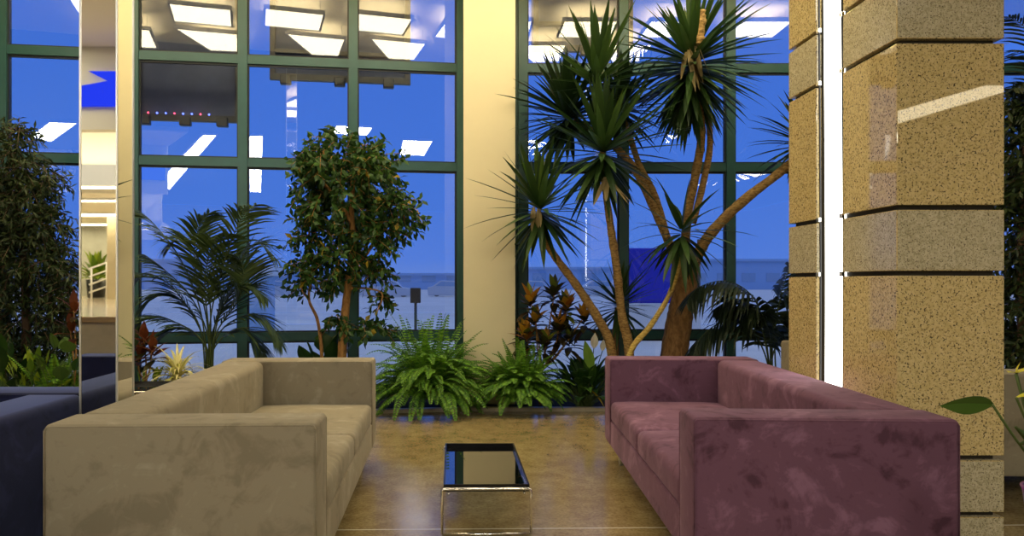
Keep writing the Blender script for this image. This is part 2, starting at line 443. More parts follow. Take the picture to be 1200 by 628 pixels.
# mirror-clad post between the two sofas
mp = MB(); mp.box((-1.668, 3.15, 0), (-1.512, 3.305, CZ)); mpo = struct('pillar_mirror', mp, M['mirror'])
for x in (-1.671, -1.512):
    e = MB(); e.box((x - .0035, 3.1465, 0), (x + .0035, 3.1535, CZ)); e.build('edge_strip', M['steel'], mpo)
e = MB(); e.box((-1.5155, 3.3015, 0), (-1.5085, 3.3085, CZ)); e.build('edge_strip', M['steel'], mpo)

# ------------------------------------------------------------------ lobby behind the camera (seen in the mirror and the glass)
pf = MB(); pf.box((FX0, -17, 0), (-3.2, -1.9, .76), 0); struct('platform', pf, M['platform_face'])
pf = MB(); pf.box((FX0, -17, .76), (-3.2, -1.87, .80)); struct('platform_floor', pf, [M['platform_top']])
pf = MB(); pf.box((FX0, -1.87, .745), (-3.17, -1.83, .805)); struct('trim_2', pf, M['platform_edge'], bevel=.005)
w = MB(); w.box((-14, -13.6, .8), (-4.6, -13.4, 2.75)); struct('wall_gallery', w, M['wood_grey'])
w = MB(); w.box((-8.05, -10.6, .8), (-7.35, -10.0, 2.75)); struct('pillar_gallery', w, M['platform_face'])
w = MB(); w.box((-14, -13.4, 2.72), (-4.6, -6.2, 2.86)); struct('ceiling_gallery', w, M['white_bulkhead'])
w = MB(); w.box((-14, -6.3, 2.86), (-4.6, -6.1, CZ)); struct('wall_gallery_front', w, M['white_bulkhead'])
w = MB(); w.box((-5.95, -4.4, 3.4), (-4.25, -4.2, CZ)); fas = struct('wall_fascia', w, M['white_bulkhead'])
w = MB(); w.prism([(-5.9, -4.2), (-4.2, -4.2), (-3.6, -2.3), (-5.8, -2.3)], CZ - .1, CZ); struct('ceiling_bulkhead', w, M['white_bulkhead'])
sp = MB(); pts = [(-5.42, 4.23), (-4.3, 4.23), (-4.3, 3.73), (-5.9, 3.73), (-5.9, 3.95), (-5.15, 4.09)]
sp.v = [Vector((x, -4.2, z)) for x, z in pts] + [Vector((x, -4.14, z)) for x, z in pts]
n_ = len(pts); sp.f = [tuple(range(n_)), tuple(reversed(range(n_, 2 * n_)))] + [(i, i + n_, (i + 1) % n_ + n_, (i + 1) % n_) for i in range(n_)]; sp.m = [0] * len(sp.f)
sp.build('blue_opening_glow', M['blue_opening'], fas)  # glowing sheet standing in for blue window openings

def ceiling_light(quad, label, group, mat, zz=CZ - .16, th=.05, hang=True):  # hung lights: drop and hangers added so glowing tops brighten the ceiling
    cx = sum(p[0] for p in quad) / 4; cy = sum(p[1] for p in quad) / 4
    ar = sum(quad[i][0] * quad[(i + 1) % 4][1] - quad[(i + 1) % 4][0] * quad[i][1] for i in range(4))
    q = list(quad) if ar > 0 else list(reversed(quad))
    root = empty('ceiling_light', (cx, cy, zz), label, 'ceiling light', group)
    dd = MB(); dd.prism(q, zz - th + .008, zz - .004); dd.build('diffuser', mat, root)
    fr = MB()
    for i in range(4):
        a, b = Vector(q[i]), Vector(q[(i + 1) % 4]); t = (b - a).normalized(); o = Vector((t.y, -t.x))
        fr.prism([tuple(p) for p in (a + o * .025 - t * .025, b + o * .025 + t * .025, b + t * .001, a - t * .001)], zz - th, zz)
    fr.build('frame', M['white_paint'], root)
    for p in (q if hang else ()):
        rd = MB(); v = Vector((p[0] * .9 + cx * .1, p[1] * .9 + cy * .1, zz - .004))
        rd.tube([v, v + Vector((0, 0, .18))], .005, 6); rd.build('hanger', M['steel'], root)
    return root
G1, G2, G3 = 'square ceiling lights above the planter', 'long ceiling lights over the lobby', 'cove lights along the glass wall'
L1 = 'square warm white ceiling light above the planter, mirrored in the upper window panes'
L2 = 'long white ceiling light over the lobby, mirrored in the dark blue glass'
L3 = 'narrow amber cove light along the top of the glass wall'
for x in (-3.9, -2.8, -1.7, -.62, .5, 1.6, 2.7, 3.8):
    yc = 6.12 if x > -.3 else 6.12 + (x + .3) * .143
    ceiling_light([(x - .34, yc - .3), (x + .34, yc - .3), (x + .34, yc + .3), (x - .34, yc + .3)], L1, G1, M['panel'])
for x in (-3.7, -2.6, -1.2, -.1, 1.2, 2.4):
    yc = 5.2 if x > -.3 else 5.2 + (x + .3) * .143
    ceiling_light([(x - .17, yc - .5), (x + .2, yc - .45), (x + .2, yc + .3), (x - .55, yc + .3)], 'wedge shaped warm ceiling light set between the square ones and the lobby', 'wedge ceiling lights', M['panel'])
for q in ([(-8, 5.75), (-.2, 6.86), (-.2, 7.06), (-8, 5.95)], [(.65, 6.86), (7, 6.86), (7, 7.06), (.65, 7.06)]):
    ceiling_light(q, L3, G3, M['cove'], CZ, .04, False)
for q in ([(-3.33, -2.95), (-3.02, -2.86), (-5.2, -14), (-5.8, -14)], [(-2.28, -2.75), (-1.97, -2.66), (-1.9, -14), (-2.3, -14)],
          [(1.36, -2.25), (2.07, -2.15), (2.33, -4.2), (1.68, -4.3)], [(-6.45, -2.43), (-5.9, -2.36), (-7.02, -4.9), (-7.3, -4.3)],
          [(8.3, -10.6), (9.35, -10.6), (9.95, -6.3), (9.2, -6.3)], [(4.6, -2.6), (5.1, -2.6), (5.1, -1.6), (4.6, -1.6)],
          [(-.4, -1.0), (.4, -1.0), (.4, -1.9), (-.4, -1.9)], [(4.4, -7), (5, -7), (5, -9), (4.4, -9)]):
    ceiling_light(q, L2, G2, M['panel'] if q[0][0] > 8 else M['panel_white'], CZ + .02, .05, False)
for q in ([(-9.5, -7.2), (-5, -7.2), (-5, -6.9), (-9.5, -6.9)], [(-10.5, -10.2), (-6.4, -10.2), (-6.4, -9.6), (-10.5, -9.6)], [(-12.5, -12.9), (-6.4, -12.9), (-6.4, -12.3), (-12.5, -12.3)]):
    ceiling_light(q, 'added long light under the gallery ceiling, brightening the view in the mirror post', 'added gallery lights', M['panel'], 2.72, .04, False)  # lamps added to brighten the dark gallery in the mirror
ceiling_light([(-9.8, -5.9), (-5, -5.9), (-5, -5.6), (-9.8, -5.6)], 'broad light band hung in front of the gallery, seen in the mirror post', 'gallery light band', M['panel'], 3.12, .36, True)

# potted plant and railing on the gallery (seen in the mirror)
pp = empty('potted_plant', (-8.95, -11.3, .8), 'leafy plant in a black pot on the gallery, seen in the mirror post', 'plant')
t = MB(); t.lathe([(0, .81), (.19, .81), (.23, 1.25), (.21, 1.25), (.2, 1.2), (0, 1.2)], -8.95, -11.3); t.build('pot', M['pot_black'], pp, smooth=True)

# ------------------------------------------------------------------ sofas
def sofa(name, loc, rz, mat, label, L=2.25, W=.95, dx=1, ):
    """back along local x=0, seat opens towards +x, arms at y=0 and y=L"""
    root = empty(name, loc, label, 'sofa', None, rz)
    inv = parent_world(root)
    def part(nm, lo, hi, bev, seg=5, par=root, puff=0):
        bm = bmesh.new(); bmesh.ops.create_cube(bm, size=1)
        s = [hi[i] - lo[i] for i in range(3)]; c = [(hi[i] + lo[i]) / 2 for i in range(3)]
        for v in bm.verts: v.co = Vector((v.co.x * s[0] + c[0], v.co.y * s[1] + c[1], v.co.z * s[2] + c[2]))
        bmesh.ops.bevel(bm, geom=list(bm.edges), offset=bev, segments=seg, profile=.5, affect='EDGES')
        me = bpy.data.meshes.new(nm); 
        if puff:
            bmesh.ops.triangulate(bm, faces=[f for f in bm.faces if len(f.verts) > 4])
            bmesh.ops.subdivide_edges(bm, edges=[e for e in bm.edges if e.calc_length() > .12], cuts=7, use_grid_fill=True)
            rnd = random.Random(nm + str(lo))
            ph = [rnd.uniform(0, 6) for _ in range(4)]
            for v in bm.verts:
                u = (v.co.x - lo[0]) / s[0]; w = (v.co.y - lo[1]) / s[1]; h = (v.co.z - lo[2]) / s[2]
                k = max(0, min(1, 4 * u * (1 - u))) ** .5 * max(0, min(1, 4 * w * (1 - w))) ** .5
                v.co.z += h * puff * (k + .18 * math.sin(v.co.x * 14 + ph[0] + 3 * v.co.y) * k + .15 * math.sin(v.co.y * 17 + ph[1]) * k)
        bm.to_mesh(me); bm.free()
        me.materials.append(mat)
        me.polygons.foreach_set('use_smooth', [True] * len(me.polygons))
        o = bpy.data.objects.new(nm, me); C.objects.link(o); o.parent = par
        return o
    aw, bw, zb, zt = .225, .22, .135, .70
    part('base', (.03, .03, zb), (W - .004, L - .03, .30), .012)
    part('backrest', (0, aw - .012, zb), (bw + .05, L - aw + .012, zt - .002), .04)
    for y0 in (0, L - aw):
        a = part('armrest', (0, y0, zb), (W, y0 + aw, zt), .018)
        for yy in (y0 + .003, y0 + aw - .003):
            t = MB(); e = .018
            path = [Vector((x, yy, z)) for x, z in ((.003, zb + .02), (.003, zt - e * 1.2), (e * .6, zt - e * .55), (e * 1.4, zt - e * .45), (W - e * 1.4, zt - e * .45), (W - e * .6, zt - e * .55), (W - .003, zt - e * 1.2), (W - .003, zb + .02))]
            path = [Vector((p.x, p.y, p.z)) for p in path]
            me_o = MB(); me_o.tube([inv @ p for p in path], .0035, 6)
            o = me_o.build('piping', mat, a, smooth=True)
    n = 2
    cl = (L - 2 * aw - .008) / n
    for i in range(n):
        part('seat_cushion', (bw + .03, aw + .004 + i * cl + .002, .295), (W - .002, aw + .004 + (i + 1) * cl - .002, .425), .032, puff=.022)
    for x in (.08, W - .08):
        for y in (.16, L - .16):
            t = MB(); t.tube([inv @ Vector((x, y, 0)), inv @ Vector((x, y, .14))], .014, 12); t.build('foot', M['steel'], root, smooth=True)
    return root
rz1 = math.radians(1.75)
sofa('sofa', (-1.473, 2.53, 0), rz1, M['taupe'], 'taupe suede sofa facing the purple one across the black tray table')
rp = math.radians(-2.7)
# the purple one faces the other way: turned by half a circle about its far outer corner
fo = Vector((1.79, 2.62, 0)); ax = Vector((math.sin(-rp), math.cos(rp), 0))
sofa('sofa', fo + ax * 2.25, rp + PI, M['purple'], 'purple suede sofa in front of the granite pillar')
sofa('sofa', (-1.70, 3.47, 0), PI, M['navy'], 'navy blue suede sofa standing back to back with the taupe one')
sofa('sofa', (2.70, 3.95, 0), math.radians(0), M['taupe'], 'second taupe sofa mostly hidden behind the granite pillar, beside the purple pot')

# ------------------------------------------------------------------ tray tables
def tray_table(loc, w, l, h, label, rz=0):
    root = empty('tray_table', loc, label, 'side table', None, rz); T = parent_world(root)
    V = lambda x, y, z: T @ Vector((x, y, z))
    def bx(mb, lo, hi):
        b = len(mb.v); mb.box(lo, hi)
        for i in range(b, len(mb.v)): mb.v[i] = T @ mb.v[i]
    x, y = w / 2, l / 2
    t = MB(); bx(t, (-x + .012, -y + .012, h - .032), (x - .012, y - .012, h - .024)); tr = t.build('tray', M['black_gloss'], root)
    r = MB()
    for lo, hi in (((-x + .006, -y + .006, h - .034), (x - .006, -y + .014, h)), ((-x + .006, y - .014, h - .034), (x - .006, y - .006, h)),
                   ((-x + .006, -y + .014, h - .034), (-x + .014, y - .014, h)), ((x - .014, -y + .014, h - .034), (x - .006, y - .014, h))): bx(r, lo, hi)
    r.build('tray_rim', M['black_rim'], tr)
    R = .0065
    for yy in (-y, y):
        f = MB(); e = .012
        loop = [V(-x, yy, R), V(-x, yy, h - .02 - e), V(-x + e * .3, yy, h - .02 - e * .3), V(-x + e, yy, h - .02), V(x - e, yy, h - .02), V(x - e * .3, yy, h - .02 - e * .3), V(x, yy, h - .02 - e), V(x, yy, R)]
        f.tube(loop, R, 10); f.tube([V(-x, yy, R), V(x, yy, R)], R, 10)
        f.build('leg_frame', M['chrome'], root, smooth=True)
    for xx in (-x + .03, x - .03):
        f = MB(); f.tube([V(xx, -y, h - .043), V(xx, y, h - .043)], .005, 8); f.build('side_bar', M['chrome'], root, smooth=True)
    f = MB(); f.tube([V(-x + .02, -y + .05, h - .043), V(x - .02, -y + .05, h - .043)], .005, 8); f.build('cross_bar', M['chrome'], root, smooth=True)
    return root
tray_table((.094, 3.875, 0), .42, .89, .24, 'low black tray table with chrome legs between the taupe and purple sofas', math.radians(1.0))
tray_table((-2.44, 5.62, 0), .46, .46, .40, 'black tray table behind the taupe sofa beside the mirror post', math.radians(5))

# ------------------------------------------------------------------ plant helpers
def catmull(pts, n=8):
    P = [pts[0]] + list(pts) + [pts[-1]]; out = []
    for i in range(1, len(P) - 2):
        for k in range(n):
            t = k / n; a, b, c, d = P[i - 1], P[i], P[i + 1], P[i + 2]
            out.append(.5 * ((2 * b) + (c - a) * t + (2 * a - 5 * b + 4 * c - d) * t * t + (3 * b - a - 3 * c + d) * t ** 3))
    out.append(P[-2].copy()); return out
UP = Vector((0, 0, 1))
def blade(mb, p, d, L, W, droop=.3, n=5, fold=.15, shape='sword', mi=0, side=None, lobes=0):
    """a leaf as a folded strip; d: start direction; droop: how far it bends down along its length"""
    d = d.normalized(); rows = []; q = p.copy()
    s = side if side is not None else d.cross(UP)
    if s.length < 1e-3: s = Vector((1, 0, 0))
    s = s.normalized()
    for i in range(n + 1):
        t = i / n
        if shape == 'sword': w = W * (min(1, .45 + 2.2 * t) if t < .3 else (1 - ((t - .3) / .7) ** 2.2))
        elif shape == 'oval': w = W * (math.sin(PI * min(1, max(0, .03 + t * .97)) ** .85))
        else: w = W * (1 - t)
        w = max(w, .0008)
        nrm = s.cross(d).normalized()
        rows.append([q - s * (w / 2) + nrm * (fold * w / 2), q.copy(), q + s * (w / 2) + nrm * (fold * w / 2)])
        d = (d - UP * (droop / n) * (.4 + 1.2 * t)).normalized(); s = (s - d * s.dot(d)).normalized()
        q = q + d * (L / n)
    mb.quad_strip(rows, mi)
def rosette(mb, c, axis, n, L, W, th0=.05, th1=2.2, droop=.35, rnd=random, mi=0, stem=.12, power=.8):
    axis = axis.normalized(); u = axis.orthogonal().normalized(); w = axis.cross(u)
    for i in range(n):
        t = (i + .5) / n; th = th0 + (th1 - th0) * t ** power + rnd.uniform(-.12, .12); a = i * 2.39996 + rnd.uniform(-.25, .25)
        d = axis * math.cos(th) + (u * math.cos(a) + w * math.sin(a)) * math.sin(th)
        l = L * rnd.uniform(.78, 1.08) * (.8 + .2 * math.sin(PI * min(1, t * 1.4)))
        p = c - axis * (stem * t) + d * .015
        blade(mb, p, d, l, W * rnd.uniform(.85, 1.15), droop * rnd.uniform(.3, 1.3) * (.4 + .6 * math.sin(min(th, PI / 2))), 5, .18, 'sword', mi)
def stem_tube(mb, pts, r0, r1, rough=.06, n=10, rnd=random, rings=10):
    path = catmull(pts, rings); k = len(path)
    rad = [(r0 + (r1 - r0) * i / (k - 1)) * (1 + rnd.uniform(-rough, rough)) for i in range(k)]
    mb.tube(path, rad, n); return path

# ------------------------------------------------------------------ yuccas
rnd = random.Random(7)
def yucca(name, label, base, group=None):
    return empty(name, (base.x, base.y, .02), label, 'plant', group)
def rosette_part(root, c, axis, n, L, W, mats, th1=2.2, young=0, dry=0, droop=.35, seed=0, nm='leaf_rosette', th0=.05, power=.8, stem=.12):
    r = random.Random(seed); mb = MB()
    rosette(mb, c, axis, n, L, W, th0, th1, droop, r, 0, stem, power)
    if young: rosette(mb, c + axis.normalized() * .02, axis, young, L * .8, W * .8, .02, .5, .05, r, 1, .03)
    o = mb.build(nm, mats, root, clamp=True)
    return o
def dry_part(root, c, n, L, W, seed, spread=.45):
    r = random.Random(seed); mb = MB()
    for i in range(n):
        a = r.uniform(-2.6, -.5); d = Vector((math.cos(a) * spread, math.sin(a) * spread * .8, -1))
        blade(mb, c + Vector((r.uniform(-.05, .05), -.05 + r.uniform(-.03, .03), r.uniform(-.03, .05))), d, L * r.uniform(.6, 1.1), W, -.15, 5, .3, 'sword')
    o = mb.build('dry_leaves', M['dry'], root, clamp=True); o['label'] = 'tan dried leaves'; return o

# the big one: thick trunk dividing into branches
YB = 7.2
tb = at(792, 478, YB)
big = yucca('yucca_tree', 'tallest yucca with a thick forked trunk behind the purple sofa', tb)
mb = MB(); stem_tube(mb, [Vector((tb.x - .05, YB, .0)), at(790, 415, YB), at(797, 370, YB), at(803, 335, YB), at(806, 305, YB)], .145, .105, .03, 14, rnd); mb.build('trunk', M['yucca_bark_old'], big, smooth=True)
branches = [
    ([at(803, 335, YB), at(803, 290, 7.15), at(806, 250, 7.05), at(815, 205, 6.95), at(822, 160, 6.85), at(819, 125, 6.8), at(812, 85, 6.8)], .05, .034),
    ([at(812, 262, 7.06), at(824, 215, 7.0), at(832, 170, 6.95), at(828, 130, 6.9), at(818, 95, 6.85)], .034, .028),
    ([at(806, 330, YB), at(822, 290, 7.15), at(843, 262, 7.05), at(875, 232, 6.95), at(910, 205, 6.85), at(942, 178, 6.8)], .062, .038),
    ([at(799, 330, YB), at(784, 285, 7.25), at(762, 235, 7.2), at(738, 190, 7.15), at(705, 160, 7.1), at(672, 140, 7.1)], .048, .03),
    ([at(782, 280, 7.22), at(768, 230, 7.25), at(750, 195, 7.25), at(738, 160, 7.2), at(728, 132, 7.2)], .036, .028)]
for pts, r0, r1 in branches:
    mb = MB(); stem_tube(mb, pts, r0, r1, .07, 10, rnd); mb.build('branch', M['yucca_bark'], big, smooth=True)
rosette_part(big, at(811, 62, 6.8), Vector((.03, -.1, 1)), 230, 0.8, 0.06, [M['yucca'], M['yucca_pale']], 2.75, 0, seed=1, droop=.25, power=.62, stem=.3)
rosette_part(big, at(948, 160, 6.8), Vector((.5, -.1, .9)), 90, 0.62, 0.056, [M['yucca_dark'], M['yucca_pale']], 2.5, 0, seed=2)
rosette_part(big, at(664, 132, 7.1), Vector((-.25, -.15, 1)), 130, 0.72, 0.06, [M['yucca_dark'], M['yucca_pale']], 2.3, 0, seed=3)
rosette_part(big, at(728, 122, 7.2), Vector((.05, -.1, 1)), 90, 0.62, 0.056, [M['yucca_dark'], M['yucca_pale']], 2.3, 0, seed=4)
dry_part(big, at(810, 60, 6.66), 9, .42, .055, 5, .35)
cl = MB(); stem_tube(cl, [at(819, 52, 6.62), at(822, 30, 6.6), at(823, 12, 6.6)], .05, .03, .25, 9, rnd); o = cl.build('seed_stalk', M['yucca_bark'], big, smooth=True)

# leaning stem in front of the cream column
b1 = at(716, 474, 6.92)
y1 = yucca('yucca', 'yucca with a bent leaning stem and a head overlapping the cream column', b1)
mb = MB(); stem_tube(mb, [Vector((b1.x + .03, 6.92, 0)), at(716, 408, 6.92), at(700, 372, 6.9), at(676, 335, 6.85), at(650, 300, 6.8), at(636, 275, 6.78), at(631, 255, 6.78)], .05, .028, .07, 10, rnd); mb.build('stem', M['yucca_bark'], y1, smooth=True)
rosette_part(y1, at(632, 240, 6.76), Vector((-.12, -.15, 1)), 76, 0.74, 0.062, [M['yucca'], M['yucca_pale']], 2.6, 5, seed=11, droop=.3, power=.75)
dry_part(y1, at(628, 246, 6.70), 4, .28, .05, 12)

# upright stem with two stacked heads
b2 = at(739, 476, 6.85)
y2 = yucca('yucca', 'yucca with an upright ringed stem and two heads stacked one above the other', b2)
mb = MB(); stem_tube(mb, [Vector((b2.x, 6.85, 0)), at(737, 408, 6.85), at(729, 370, 6.82), at(722, 310, 6.75), at(714, 255, 6.7), at(708, 210, 6.68), at(706, 175, 6.68)], .05, .027, .1, 10, rnd, 14); mb.build('stem', M['yucca_bark'], y2, smooth=True)
mb = MB(); stem_tube(mb, [at(706, 178, 6.69), at(703, 130, 6.72), at(700, 88, 6.74)], .024, .02, .05, 8, rnd); mb.build('branch', M['palm_stalk'], y2, smooth=True)
rosette_part(y2, at(707, 172, 6.66), Vector((0, -.2, 1)), 90, 0.84, 0.066, [M['yucca'], M['yucca_pale']], 2.6, 7, seed=21, droop=.25, power=.85)
rosette_part(y2, at(700, 88, 6.74), Vector((.02, -.05, 1)), 46, 0.74, 0.066, [M['yucca'], M['yucca_pale']], 1.75, 3, seed=22, droop=.12, power=.9)
dry_part(y2, at(708, 208, 6.58), 6, .36, .05, 23, .9)

# slanting yellow stem with a drooping head
b3 = at(730, 476, 6.72)
y3 = yucca('yucca', 'yucca with a slanting yellow stem and a small drooping head', b3)
mb = MB(); stem_tube(mb, [Vector((b3.x - .02, 6.72, 0)), at(738, 415, 6.72), at(762, 382, 6.72), at(782, 350, 6.7), at(794, 318, 6.68), at(798, 285, 6.66)], .03, .02, .08, 9, rnd); mb.build('stem', M['yucca_bark_yellow'], y3, smooth=True)
rosette_part(y3, at(799, 268, 6.64), Vector((0, -.1, 1)), 40, 0.64, 0.062, [M['yucca'], M['yucca_pale']], 2.75, 0, seed=31, droop=.7, power=.55)

# small one behind
b4 = at(722, 476, 7.3)
y4 = yucca('yucca', 'small low yucca standing behind the crossing stems near the glass', b4)
mb = MB(); stem_tube(mb, [Vector((b4.x, 7.3, 0)), at(721, 400, 7.3), at(724, 360, 7.3)], .04, .03, .06, 9, rnd); mb.build('stem', M['yucca_bark_old'], y4, smooth=True)
rosette_part(y4, at(726, 352, 7.28), Vector((0, -.1, 1)), 70, 0.52, 0.044, [M['yucca'], M['yucca_pale']], 2.3, 0, seed=41)

# ------------------------------------------------------------------ leafy trees
def leafy(root, blobs, Y, depth, n_twig, per, LL, LW, mat, seed, name='foliage', droop=.4, twig_len=.22, twigmat=None):
    """blobs: (px, py, rx, ry) ellipsoids of the crown as seen; twigs carry the leaves"""
    r = random.Random(seed); mb = MB(); tw = MB()
    tot = sum(b[2] * b[3] for b in blobs)
    for (bx, by, rx, ry) in blobs:
        k = max(3, int(n_twig * rx * ry / tot)); c = at(bx, by, Y)
        ex, ez = rx * Y / F, ry * Y / F; ey = min(depth, (ex + ez) * .55)
        for _ in range(k):
            while True:
                q = Vector((r.uniform(-1, 1), r.uniform(-1, 1), r.uniform(-1, 1)))
                if .1 < q.length < 1: break
            q = q * (q.length ** -.35)
            p = c + Vector((q.x * ex, q.y * ey, q.z * ez))
            d = (Vector((q.x, q.y, q.z * .6)).normalized() + Vector((r.uniform(-.5, .5), r.uniform(-.5, .5), r.uniform(-.7, .3)))).normalized()
            st = p - d * twig_len * .7; path = [st + d * twig_len * i / 3 - UP * (.05 * (i / 3) ** 2) for i in range(4)]
            tw.tube(path, [.0035, .003, .0025, .0015], 4)
            for j in range(per):
                t = (j + .6) / per; pp = st + d * twig_len * t - UP * (.05 * t * t)
                s = d.orthogonal(); s.rotate(Matrix.Rotation(j * 2.4 + r.uniform(-.6, .6), 3, d))
                ld = (d * .6 + s * .8 - UP * droop).normalized()
                blade(mb, pp, ld, LL * r.uniform(.7, 1.15), LW * r.uniform(.8, 1.15), .5, 2, .25, 'oval', 0, side=ld.cross(Vector((r.uniform(-1, 1), r.uniform(-1, 1), r.uniform(-.3, 1)))))
    f = mb.build(name, mat, root, clamp=True)
    tw.build('twigs', twigmat or M['ficus_bark'], f, clamp=True)
    return f
FY = 7.0
fb = at(400, 480, FY)
fig = empty('weeping_fig_tree', (fb.x, FY, .02), 'bushy small leaved fig tree with a slim brown trunk by the window', 'tree')
for pts, r0, r1, nm in (([Vector((fb.x, FY, 0)), at(401, 415, FY), at(404, 370, FY), at(409, 325, FY), at(414, 285, FY), at(412, 250, FY), at(414, 205, FY)], .05, .022, 'trunk'),
                        ([at(412, 262, FY), at(398, 235, FY - .1), at(380, 215, FY - .15), at(374, 200, FY - .15), at(380, 175, FY - .1)], .02, .008, 'branch'),
                        ([at(410, 318, FY), at(428, 300, FY - .05), at(445, 275, FY), at(470, 250, FY)], .018, .007, 'branch'),
                        ([at(408, 338, FY), at(430, 338, FY - .05), at(448, 345, FY - .08), at(440, 370, FY - .1)], .012, .005, 'branch'),
                        ([Vector((fb.x - .2, FY, 0)), at(377, 415, FY), at(372, 375, FY), at(362, 350, FY), at(366, 315, FY), at(362, 270, FY)], .02, .008, 'stem'),
                        ([at(372, 372, FY), at(362, 352, FY - .02), at(354, 340, FY - .03), at(352, 320, FY)], .01, .005, 'branch')):
    mb = MB(); stem_tube(mb, pts, r0, r1, .05, 9, rnd); mb.build(nm, M['ficus_bark'], fig, smooth=True)
leafy(fig, [(395, 185, 48, 36), (438, 200, 38, 40), (368, 215, 30, 36), (462, 246, 36, 28), (400, 240, 50, 34), (440, 275, 36, 30), (365, 270, 30, 32), (398, 300, 34, 30),
            (357, 318, 24, 24), (392, 330, 20, 16), (436, 318, 26, 18), (450, 350, 16, 12), (432, 385, 30, 12), (395, 378, 22, 12), (365, 185, 22, 18)],
      FY - .02, .42, 560, 10, .088, .046, M['ficus'], 3)

dt = at(30, 470, 6.45)
dk = empty('dark_tree', (dt.x, 6.45, .02), 'dark fine leaved tree behind the navy sofa at the glass', 'tree')
mb = MB(); stem_tube(mb, [Vector((dt.x, 6.45, 0)), at(31, 400, 6.45), at(29, 330, 6.45), at(24, 260, 6.45), at(20, 190, 6.45)], .05, .015, .05, 9, rnd); mb.build('trunk', M['dark_bark'], dk, smooth=True)
leafy(dk, [(18, 170, 22, 40), (40, 215, 36, 32), (15, 235, 40, 46), (55, 265, 36, 34), (20, 300, 50, 46), (62, 315, 34, 32), (25, 370, 56, 40), (75, 350, 22, 40), (-30, 260, 50, 90), (78, 400, 20, 26), (20, 420, 50, 26)], 6.45, .5, 1000, 13, .085, .022, M['dark_tree'], 5, twigmat=M['dark_bark'], twig_len=.26)

dr = empty('dark_tree', (5.15, 6.9, .02), 'dark dense tree at the glass beyond the granite pillar', 'tree')
mb = MB(); stem_tube(mb, [Vector((5.35, 6.9, 0)), Vector((5.3, 6.9, 1.2)), Vector((5.35, 6.9, 2.6)), Vector((5.4, 6.9, 3.1))], .06, .02, .05, 9, rnd); mb.build('trunk', M['dark_bark'], dr, smooth=True)
leafy(dr, [(1195, 130, 24, 30), (1205, 200, 30, 60), (1196, 270, 26, 60), (1205, 360, 30, 60), (1200, 420, 30, 40)], 6.9, .4, 420, 10, .12, .04, M['dark_tree'], 6, twigmat=M['dark_bark'])

# ------------------------------------------------------------------ palms
def frond(mb, st, path, n_leaf, LL, LW, r, hang=.5, mi=0, r0=.009, start=.25):
    pts = catmull(path, 8); k = len(pts)
    st.tube(pts, [r0 * (1 - .8 * i / (k - 1)) for i in range(k)], 6)
    for j in range(n_leaf):
        t = start + (1 - start) * (j + .5) / n_leaf; f = t * (k - 1); i = min(int(f), k - 2)
        p = pts[i].lerp(pts[i + 1], f - i); d = (pts[i + 1] - pts[i]).normalized()
        s = d.cross(UP)
        if s.length < .05: s = Vector((1, 0, 0))
        s.normalize()
        l = LL * math.sin(PI * (.18 + .74 * (t - start) / (1 - start))) * r.uniform(.85, 1.1)
        for sg in (-1, 1):
            ld = d * .75 + s * sg * .8 + UP * (.25 - hang * r.uniform(.4, 1.0))
            blade(mb, p, ld, l, LW, hang * 1.1, 4, .2, 'sword', mi, side=ld.cross(s.cross(d)) if ld.cross(s.cross(d)).length > .1 else None)
def palm(name, label, base, fronds, Y, LL, LW, n_leaf, mat, seed, hang):
    r = random.Random(seed)
    root = empty(name, (base.x, base.y, .02), label, 'plant')
    for fr in fronds:
        mb, st = MB(), MB()
        pth = [Vector((base.x + r.uniform(-.06, .06), base.y + r.uniform(-.05, .05), .03))]
        dy = r.uniform(-.35, .12)
        for i, (px, py) in enumerate(fr): pth.append(at(px, py, Y + dy * (i + 1) / len(fr)))
        frond(mb, st, pth, n_leaf, LL, LW, r, hang, start=.33)
        f = mb.build('frond', mat, root, clamp=True)
        st.build('stalk', M['palm_stalk'], f, smooth=True, clamp=True)
    return root
pb = at(245, 480, 6.75)
palm('areca_palm', 'feathery green palm behind the taupe sofa, in front of the window', pb,
     [[(238, 380), (215, 310), (180, 262), (160, 250)], [(246, 380), (262, 310), (283, 255), (300, 240)], [(250, 390), (275, 320), (300, 285), (325, 305)],
      [(240, 400), (205, 340), (170, 320), (150, 335)], [(252, 400), (285, 370), (312, 375), (330, 405)], [(243, 380), (228, 310), (232, 270), (245, 250)],
      [(240, 405), (200, 375), (170, 372), (155, 395)], [(247, 400), (262, 350), (255, 300), (232, 275)], [(247, 380), (240, 320), (215, 280), (195, 290)], [(250, 400), (280, 350), (285, 315), (275, 300)], [(245, 400), (225, 350), (195, 318), (172, 300)],
      [(236, 390), (210, 350), (185, 345), (165, 360)], [(252, 390), (270, 345), (292, 335), (312, 350)], [(244, 380), (240, 330), (248, 290), (262, 275)], [(242, 410), (215, 385), (190, 390), (178, 412)], [(250, 410), (280, 385), (300, 400), (310, 425)]],
     6.75, .40, .024, 34, M['palm'], 8, .5)
kb_ = at(905, 476, 6.9)
palm('kentia_palm', 'dark green palm with hanging leaflets between the purple sofa and the granite pillar', kb_,
     [[(898, 400), (885, 352), (855, 330), (822, 335), (806, 352)], [(908, 400), (915, 350), (935, 330), (960, 345)], [(898, 420), (880, 388), (850, 376), (822, 395), (812, 420)],
      [(905, 405), (908, 365), (918, 335), (926, 310)], [(902, 400), (888, 365), (862, 350), (838, 362)], [(905, 420), (920, 385), (945, 380), (965, 400)], [(900, 420), (893, 385), (885, 360), (868, 372)], [(903, 420), (906, 390), (912, 372), (925, 368)]],
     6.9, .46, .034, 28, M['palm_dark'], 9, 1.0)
pr = Vector((5.6, 7.1, 0))
